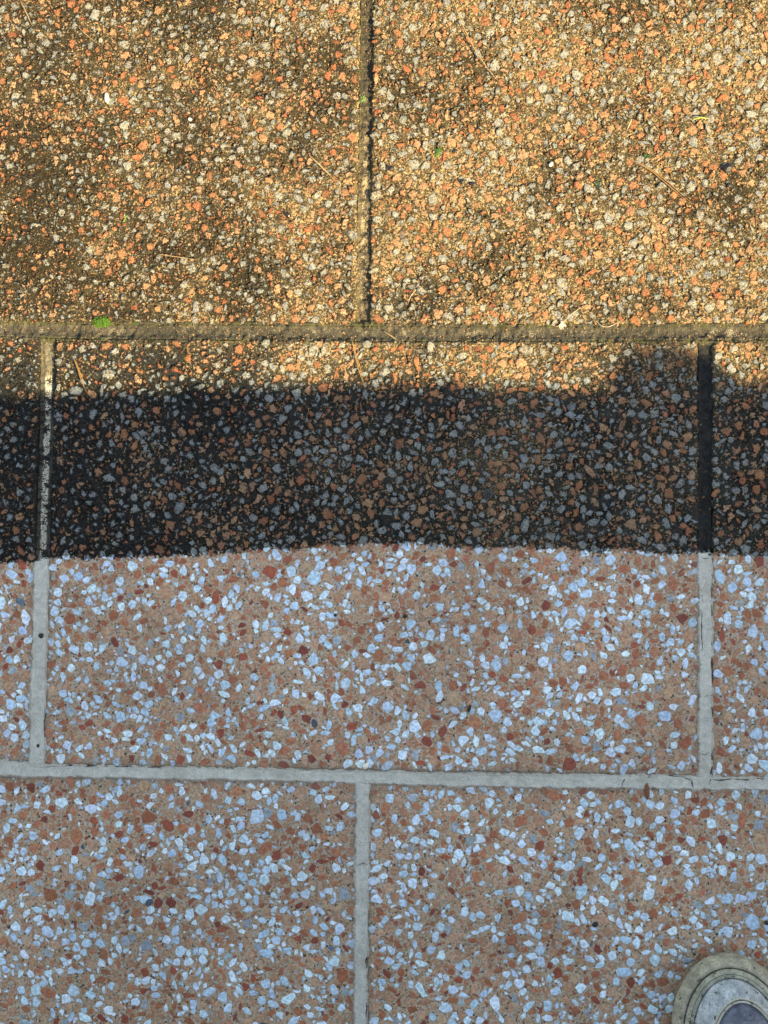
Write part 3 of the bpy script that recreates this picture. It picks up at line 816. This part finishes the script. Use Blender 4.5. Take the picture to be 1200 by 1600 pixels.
leafy_clump("leaf_scrap", "fresh green leaf scrap on the upper right slab near the gap", "leaf", (686, 238), 0.0024, 0.0042, 40, M_leaf, 0.0015, 0.0004, 0.002)
leafy_clump("leaf_scrap", "small dark green leaf scrap in the middle of the upper right slab", "leaf", (934, 287), 0.0016, 0.0040, 26, M_dleaf, 0.0012, 0.0004, 0.0018)
leafy_clump("leaf_scrap", "flat blackish green leaf scrap above the long golden needle", "leaf", (1011, 244), 0.0038, 0.0016, 26, M_dleaf, 0.0012, 0.0004, 0.0018)
leafy_clump("leaf_scrap", "tiny green fleck on the upper left slab", "leaf", (196, 343), 0.0010, 0.0036, 20, plain("olive_green", (0.12, 0.17, 0.04)), 0.0012, 0.0004, 0.0018)
leafy_clump("moss_clump", "tiny dark green moss tuft in the joint, right of the bright clump", "moss", (213, 504), 0.0034, 0.0018, 40, M_dleaf, 0.002, -0.0006)

def crumb(name, label, cat, px, rx, ry, mat, rot=0.0, z=0.0008, h=None, n=9, lump=0.25, group=None):
    p = W(*px); h = h or min(rx, ry) * 0.8
    m, k = 14, 8; V = []; sd = random.random() * 50
    for j in range(k + 1):
        ph = math.pi * j / k
        for i in range(m):
            a = 2 * math.pi * i / m
            f = 1 + lump * 2 * float(vnoise(np.array(math.cos(a) * math.sin(ph) * 1.7 + sd), np.array(math.sin(a) * math.sin(ph) * 1.7 + math.cos(ph) * 1.3 + sd), 91))
            V.append((rx * math.sin(ph) * math.cos(a) * f, ry * math.sin(ph) * math.sin(a) * f, h * math.cos(ph) * f))
    F = [(j * m + i, j * m + (i + 1) % m, (j + 1) * m + (i + 1) % m, (j + 1) * m + i) for j in range(k) for i in range(m)]
    o = link(name, make_mesh(name, np.array(V), [np.array(F)], [mat]), loc=(p.x, p.y, z)); o.rotation_euler = (0, 0, rot)
    return tag(o, label, cat, group)
crumb("plaster_chip", "white oblong chip of plaster on the upper left slab", "chip", (167, 153), 0.0023, 0.0052, M_white, 0.1, 0.0012)
crumb("plaster_chip", "small rounded white chip on the upper left slab, right of the oblong one", "chip", (297, 187), 0.0022, 0.0016, M_white, -0.5, 0.0012)
crumb("plaster_chip", "small white fleck at the centre of the upper right slab", "chip", (861, 257), 0.0026, 0.0015, M_white, 0.8, 0.0012)
crumb("shell_fragment", "tiny white shell fragment on the bottom edge of the middle slab", "shell", (571, 1197), 0.0021, 0.0032, plain("shell_white", (0.62, 0.60, 0.54), var=.25), -0.6, 0.0008)
crumb("black_seed", "glossy black seed on the upper left slab, low by the middle", "seed", (451, 337), 0.0023, 0.0023, M_seed, 0, 0.0015, 0.002, lump=.08)
crumb("black_crumb", "black crumb right of the dark gap on the upper right slab", "crumb", (612, 264), 0.0030, 0.0024, M_black, 0.4, 0.0010)
crumb("black_seed", "glossy black seed just right of the fresh green leaf scrap", "seed", (711, 237), 0.0022, 0.0018, M_seed, 0, 0.0012, lump=.1)
crumb("black_crumb", "left one of two black crumbs side by side on the upper right slab", "crumb", (723, 285), 0.0024, 0.0018, M_black, 0.2, 0.0012)
crumb("black_crumb", "right one of two black crumbs side by side on the upper right slab", "crumb", (739, 288), 0.0028, 0.0018, M_black, -0.2, 0.0012)
crumb("black_crumb", "large black crumb near the right edge of the sunlit slab", "crumb", (1136, 264), 0.0048, 0.0040, M_black, 0.3, 0.0008)
crumb("black_crumb", "black crumb just below the large one near the right edge", "crumb", (1139, 290), 0.0024, 0.0020, M_black, 0.3, 0.0008)
crumb("black_crumb", "pointed black crumb on the washed half of the middle slab", "crumb", (733, 1107), 0.0018, 0.0036, M_black, -0.2, 0.0006)
crumb("black_crumb", "square black crumb on the lower right slab", "crumb", (930, 1444), 0.0026, 0.0024, M_black, 0.5, 0.0006)
crumb("black_crumb", "black speck stuck on the washed part of the left vertical joint", "crumb", (65, 993), 0.0026, 0.0024, M_black, 0, 0.0002)
crumb("black_crumb", "small black speck at the foot of the left vertical joint", "crumb", (60, 1165), 0.0015, 0.0019, M_black, 0, 0.0002)
crumb("black_crumb", "dark speck above the middle of the washed band", "crumb", (633, 963), 0.0022, 0.0017, M_black, 0, 0.0005)
crumb("black_crumb", "round black speck right of centre in the washed band", "crumb", (524, 961), 0.0014, 0.0016, M_black, 0, 0.0005).__setitem__("label", "round black speck left of centre in the washed band")
crumb("black_crumb", "black speck left of the pebble lying on the lower slab edge", "crumb", (1198, 1442), 0.0022, 0.0018, M_black, 0, 0.0005).__setitem__("label", "black speck at the right edge of the photo, above the shoe")
crumb("black_crumb", "slate blue speck left of centre on the lower left slab", "crumb", (233, 1410), 0.0042, 0.0030, plain("slate_blue", (0.055, 0.075, 0.11)), 0.6, 0.0001, 0.0007)
crumb("red_pebble", "red brown pebble lying on the lower edge of the pale horizontal joint", "pebble", (1011, 1237), 0.0026, 0.0068, M_redp, 0.1, 0.0010)

def snail():
    P = []; Rr = []
    for k in range(90):
        f = k / 89; a = f * 2.6 * 2 * math.pi; r_ = 0.0044 * (1 - f) ** 0.9
        P.append((math.cos(a) * r_, math.sin(a) * r_, 0.0012 + f * 0.0022)); Rr.append(0.00018 + 0.0013 * (1 - f) ** 0.9)
    v, q = tube_arrays(P, np.array(Rr), 8); p = W(763, 773)
    o = link("snail_shell", make_mesh("snail_shell", v, [q], [M_slate]), loc=p)
    tag(o, "tiny coiled dark grey snail shell in the black shaded band", "snail shell")
snail()

# ------------------------------------------------------------ shoe
def shoe():
    def leather(name, a, b, specks, rough=0.6, bscale=500, bd=0.0006):
        t = NT(name)
        tc = t.n.new("ShaderNodeTexCoord").outputs["Object"]
        c = t.mix(t.ramp(t.noise(90, 5, 0.65, tc), 0.3, 0.7), a, b)
        sp = t.ramp(t.noise(230, 3, 0.6, tc, off=(1, 5, 2)), 0.625, 0.65)
        c = t.mix(t.math('MULTIPLY', sp, specks), c, (0.02, 0.02, 0.018))
        sp2 = t.ramp(t.noise(900, 2, 0.6, tc, off=(4, 5, 2)), 0.66, 0.72)
        c = t.mix(t.math('MULTIPLY', sp2, specks * 0.8), c, (0.04, 0.038, 0.033))
        c = t.mix(t.ramp(t.noise(480, 4, 0.7, tc, off=(7, 7, 7)), 0.40, 0.60, 0.45 * specks, 0), c, t.mix(0.5, a, (0.04, 0.04, 0.04)))
        # long dark scuffs
        mpn = t.n.new("ShaderNodeMapping"); mpn.inputs["Scale"].default_value = (60, 420, 60); mpn.inputs["Rotation"].default_value = (0, 0, 0.5); t.l.new(tc, mpn.inputs[0])
        sc_ = t.ramp(t.noise(1.0, 2, 0.5, mpn.outputs[0]), 0.70, 0.735)
        c = t.mix(t.math('MULTIPLY', sc_, specks * 0.55), c, (0.05, 0.05, 0.045))
        return t.out(c, rough, t.bump(t.noise(bscale, 4, 0.6, tc), bd), 0.35)
    m_sole = leather("sole_rubber", (0.17, 0.16, 0.125), (0.40, 0.38, 0.31), 0.9)
    m_fox = leather("foxing_rubber", (0.17, 0.175, 0.14), (0.38, 0.385, 0.33), 0.9)
    m_cap = leather("white_leather", (0.20, 0.23, 0.27), (0.46, 0.50, 0.56), 1.0, 0.5)
    m_up = leather("grey_suede", (0.065, 0.076, 0.115), (0.175, 0.195, 0.255), 0.8, 0.95, 900, 0.0010)
    nt = m_up.node_tree; bs = nt.nodes["Principled BSDF"]
    tcn = nt.nodes.new("ShaderNodeTexCoord"); wv = nt.nodes.new("ShaderNodeTexNoise"); wv.inputs["Scale"].default_value = 55; wv.inputs["Detail"].default_value = 5
    nt.links.new(tcn.outputs["Object"], wv.inputs["Vector"])
    b2 = nt.nodes.new("ShaderNodeBump"); b2.inputs["Distance"].default_value = 0.005; nt.links.new(wv.outputs[0], b2.inputs["Height"])
    old = bs.inputs["Normal"].links[0].from_socket; nt.links.new(old, b2.inputs["Normal"]); nt.links.new(b2.outputs[0], bs.inputs["Normal"])
    bs.inputs["Sheen Weight"].default_value = 0.25
    m_trim = leather("piping_leather", (0.30, 0.30, 0.27), (0.42, 0.42, 0.39), 0.8)
    m_lace = leather("cotton_lace", (0.35, 0.35, 0.34), (0.5, 0.5, 0.5), 0.3)
    m_dark = plain("groove_dark", (0.022, 0.02, 0.017))  # near-black colour of the thin foxing line
    L = 0.295
    def hw(d):
        Wd = np.interp(d, [0, .08, .12, .19, .25, .3], [.0565, .0565, .054, .0425, .0405, .040])
        return Wd * np.sqrt(np.clip(1 - (1 - np.minimum(d / .08, 1)) ** 2, 0, 1)) * np.sqrt(np.clip(1 - (1 - np.minimum((L - d) / .04, 1)) ** 2, 0, 1))
    n = 140
    th = np.arange(2 * n) * math.pi / n           # 0..2pi round the outline, 0 = toe tip
    fr = (1 - np.cos(th)) / 2; sgn = np.where(th < math.pi, 1.0, -1.0)
    def ring(o, zfun):
        d0 = fr * L; w = hw(d0) * (1 - (min(o, .017) + .62 * max(0, o - .017)) / 0.0575)
        d = o + (L - 2 * o) * fr
        bend = 0.004 * np.sin(np.clip(d / L, 0, 1) * math.pi)
        z = zfun(d) if callable(zfun) else np.full_like(d, zfun)
        bend = bend + 0.0060 * sstep(.016, .028, np.array(o)) * np.exp(-d / .12)
        return np.stack([sgn * w + bend, -d, z], -1), d
    def loft(rs, name, mat, par, dsel=None, close=False):
        V = np.concatenate([r[0] for r in rs]); m = 2 * n; qs = []
        i = np.arange(m); k = (i + 1) % m
        for j in range(len(rs) - 1):
            q = np.stack([j * m + i, j * m + k, (j + 1) * m + k, (j + 1) * m + i], -1)
            if dsel is not None:
                dm = (rs[j][1][i] + rs[j + 1][1][i] + rs[j][1][k] + rs[j + 1][1][k]) / 4
                q = q[dsel(dm)]
            qs.append(q)
        q = np.concatenate(qs)
        if close:
            j = len(rs) - 1; h_ = np.arange(1, n); 
            cap = np.stack([j * m + h_[:-1], j * m + h_[1:], j * m + (m - h_[1:]) , j * m + (m - h_[:-1])], -1)
            q = np.concatenate([q, cap])
        used = np.unique(q); mp_ = np.full(len(V), -1); mp_[used] = np.arange(len(used))
        return link(name, make_mesh(name, V[used], [mp_[q]], [mat]), par)
    def A(d): return np.interp(d, [0, .03, .07, .11, .15, .20, .295], [.014, .018, .021, .030, .048, .056, .062])
    def top(o):
        def f(d):
            u = (o - .0158) / (.0565 - .0158)
            kk = 1 - np.exp(-u * np.interp(d, [0, .1, .16], [3.0, 4.0, 9.0]))
            z = .0292 + A(d) * kk
            open_ = sstep(.150, .175, d) * sstep(.031, .037, np.full_like(d, o))
            return z * (1 - open_) + 0.022 * open_
        return f
    root = bpy.data.objects.new("shoe", None); COL.objects.link(root)
    p = W(1127, 1488, 0.014); root.location = (p.x, p.y, 0.0005); root.rotation_euler = (0, 0, R(8)); root.scale = (1, 1, 1.35)
    tag(root, "scuffed white and grey leather shoe, its toe poking in at the lower right corner", "shoe")
    sole = loft([ring(.012, 0.0008), ring(.0085, 0.0008), ring(.0050, .0045), ring(.0008, .0095), ring(.0006, .0155), ring(.0022, .0200), ring(.0050, .0232), ring(.0075, .0248), ring(.0083, .0243), ring(.0087, .0228), ring(.0098, .0228)], "sole", m_sole, root)
    fox = loft([ring(.0093, .0226), ring(.0092, .0250), ring(.0099, .0263), ring(.0125, .0281), ring(.0150, .0292), ring(.0157, .0288), ring(.0159, .0276)], "foxing_band", m_fox, root)
    cap_o = [.0160, .0164, .0172, .0185, .0200, .0218, .0236, .0254, .0270, .0284]
    caps = [ring(.0160, .0280)] + [ring(o, top(o)) for o in cap_o[1:]]
    DC = .125
    cap = loft(caps, "toe_cap", m_cap, root, lambda d: d < DC)
    def lower(f, k): return lambda d: f(d) - k
    loft([ring(.0165, .0285)] + [ring(o, lower(top(o), .0004)) for o in cap_o[1:]], "side_panel", m_up, root, lambda d: d >= DC - .004)
    ups = [ring(o, lower(top(o), 0.0016 if o < .030 else 0.0008)) for o in (.0276, .0296, .032, .035, .040, .046, .052, .0555)]
    loft(ups, "upper", m_up, root, None, True)
    # double piping round the toe cap and its stitches
    def ring_path(o, lift, dmax):
        r_, d = ring(o, lower(top(o), -lift)); ids = np.where(d < dmax)[0]
        ids = np.concatenate([ids[ids >= n], ids[ids < n]]); return r_[ids]
    for o_, rad in ((.0286, .00110), (.0308, .00100)):
        P = ring_path(o_, .0002, DC + .01); v, q = tube_arrays(P, np.full(len(P), rad), 8); link("piping", make_mesh("piping", v, [q], [m_trim]), root)
    V = []; Q = []; oo = 0
    P = ring_path(.0274, .0005, DC); cum = np.concatenate([[0], np.cumsum(np.linalg.norm(np.diff(P, axis=0), axis=1))])
    for s_ in np.arange(0.002, cum[-1], 0.0031):
        seg = np.array([[np.interp(x, cum, P[:, k]) for k in range(3)] for x in np.linspace(s_, s_ + .0020, 4)])
        v, q = tube_arrays(seg, np.array([.0002, .0004, .0004, .0002]), 5); V.append(v); Q.append(q + oo); oo += len(v)
    st = link("stitching", make_mesh("stitching", np.concatenate(V), [np.concatenate(Q)], [m_lace]), root)
    # thin dark line moulded in the foxing and a scuff on the cap
    P = ring_path(.0125, 0, .27); P[:, 2] = .0280; v, q = tube_arrays(P, np.full(len(P), .00025), 5); link("groove", make_mesh("groove", v, [q], [m_dark]), fox)
    # tongue, laces, collar
    def zt(x, d):
        return .0292 + A(np.array(d)) * (1 - math.exp(-6)) + 0.0
    dd = np.linspace(.085, .178, 16); xx = np.linspace(-.017, .017, 9)
    G = np.array([[(x + .004, -d, float(zt(x, d)) + .0022 - 14 * x * x * .3 + max(0, d - .15) * .5) for x in xx] for d in dd]).reshape(-1, 3)
    i, j = np.meshgrid(np.arange(15), np.arange(8), indexing='ij'); b = (i * 9 + j).ravel()
    q = np.stack([b, b + 1, b + 10, b + 9], -1); G2 = G.copy(); G2[:, 2] -= .003
    link("tongue", make_mesh("tongue", np.concatenate([G, G2]), [q, q[:, ::-1] + len(G)], [m_up]), root)
    for k in range(5):
        d = .098 + k * .0145
        P = np.array([(x + .004, -d - .002 * math.sin(x * 80), float(zt(x, d)) + .0052 - 16 * x * x * .3) for x in np.linspace(-.024, .024, 12)])
        v, q = tube_arrays(P, np.full(12, .003), 8, 0.45); link("lace", make_mesh("lace", v, [q], [m_lace]), root)
    r_, d = ring(.0305, lower(top(.0305), -.001)); ids = np.where(d > .150)[0]; P = r_[ids]
    v, q = tube_arrays(P, np.full(len(P), .0032), 8); link("collar", make_mesh("collar", v, [q], [m_up]), root)
shoe()
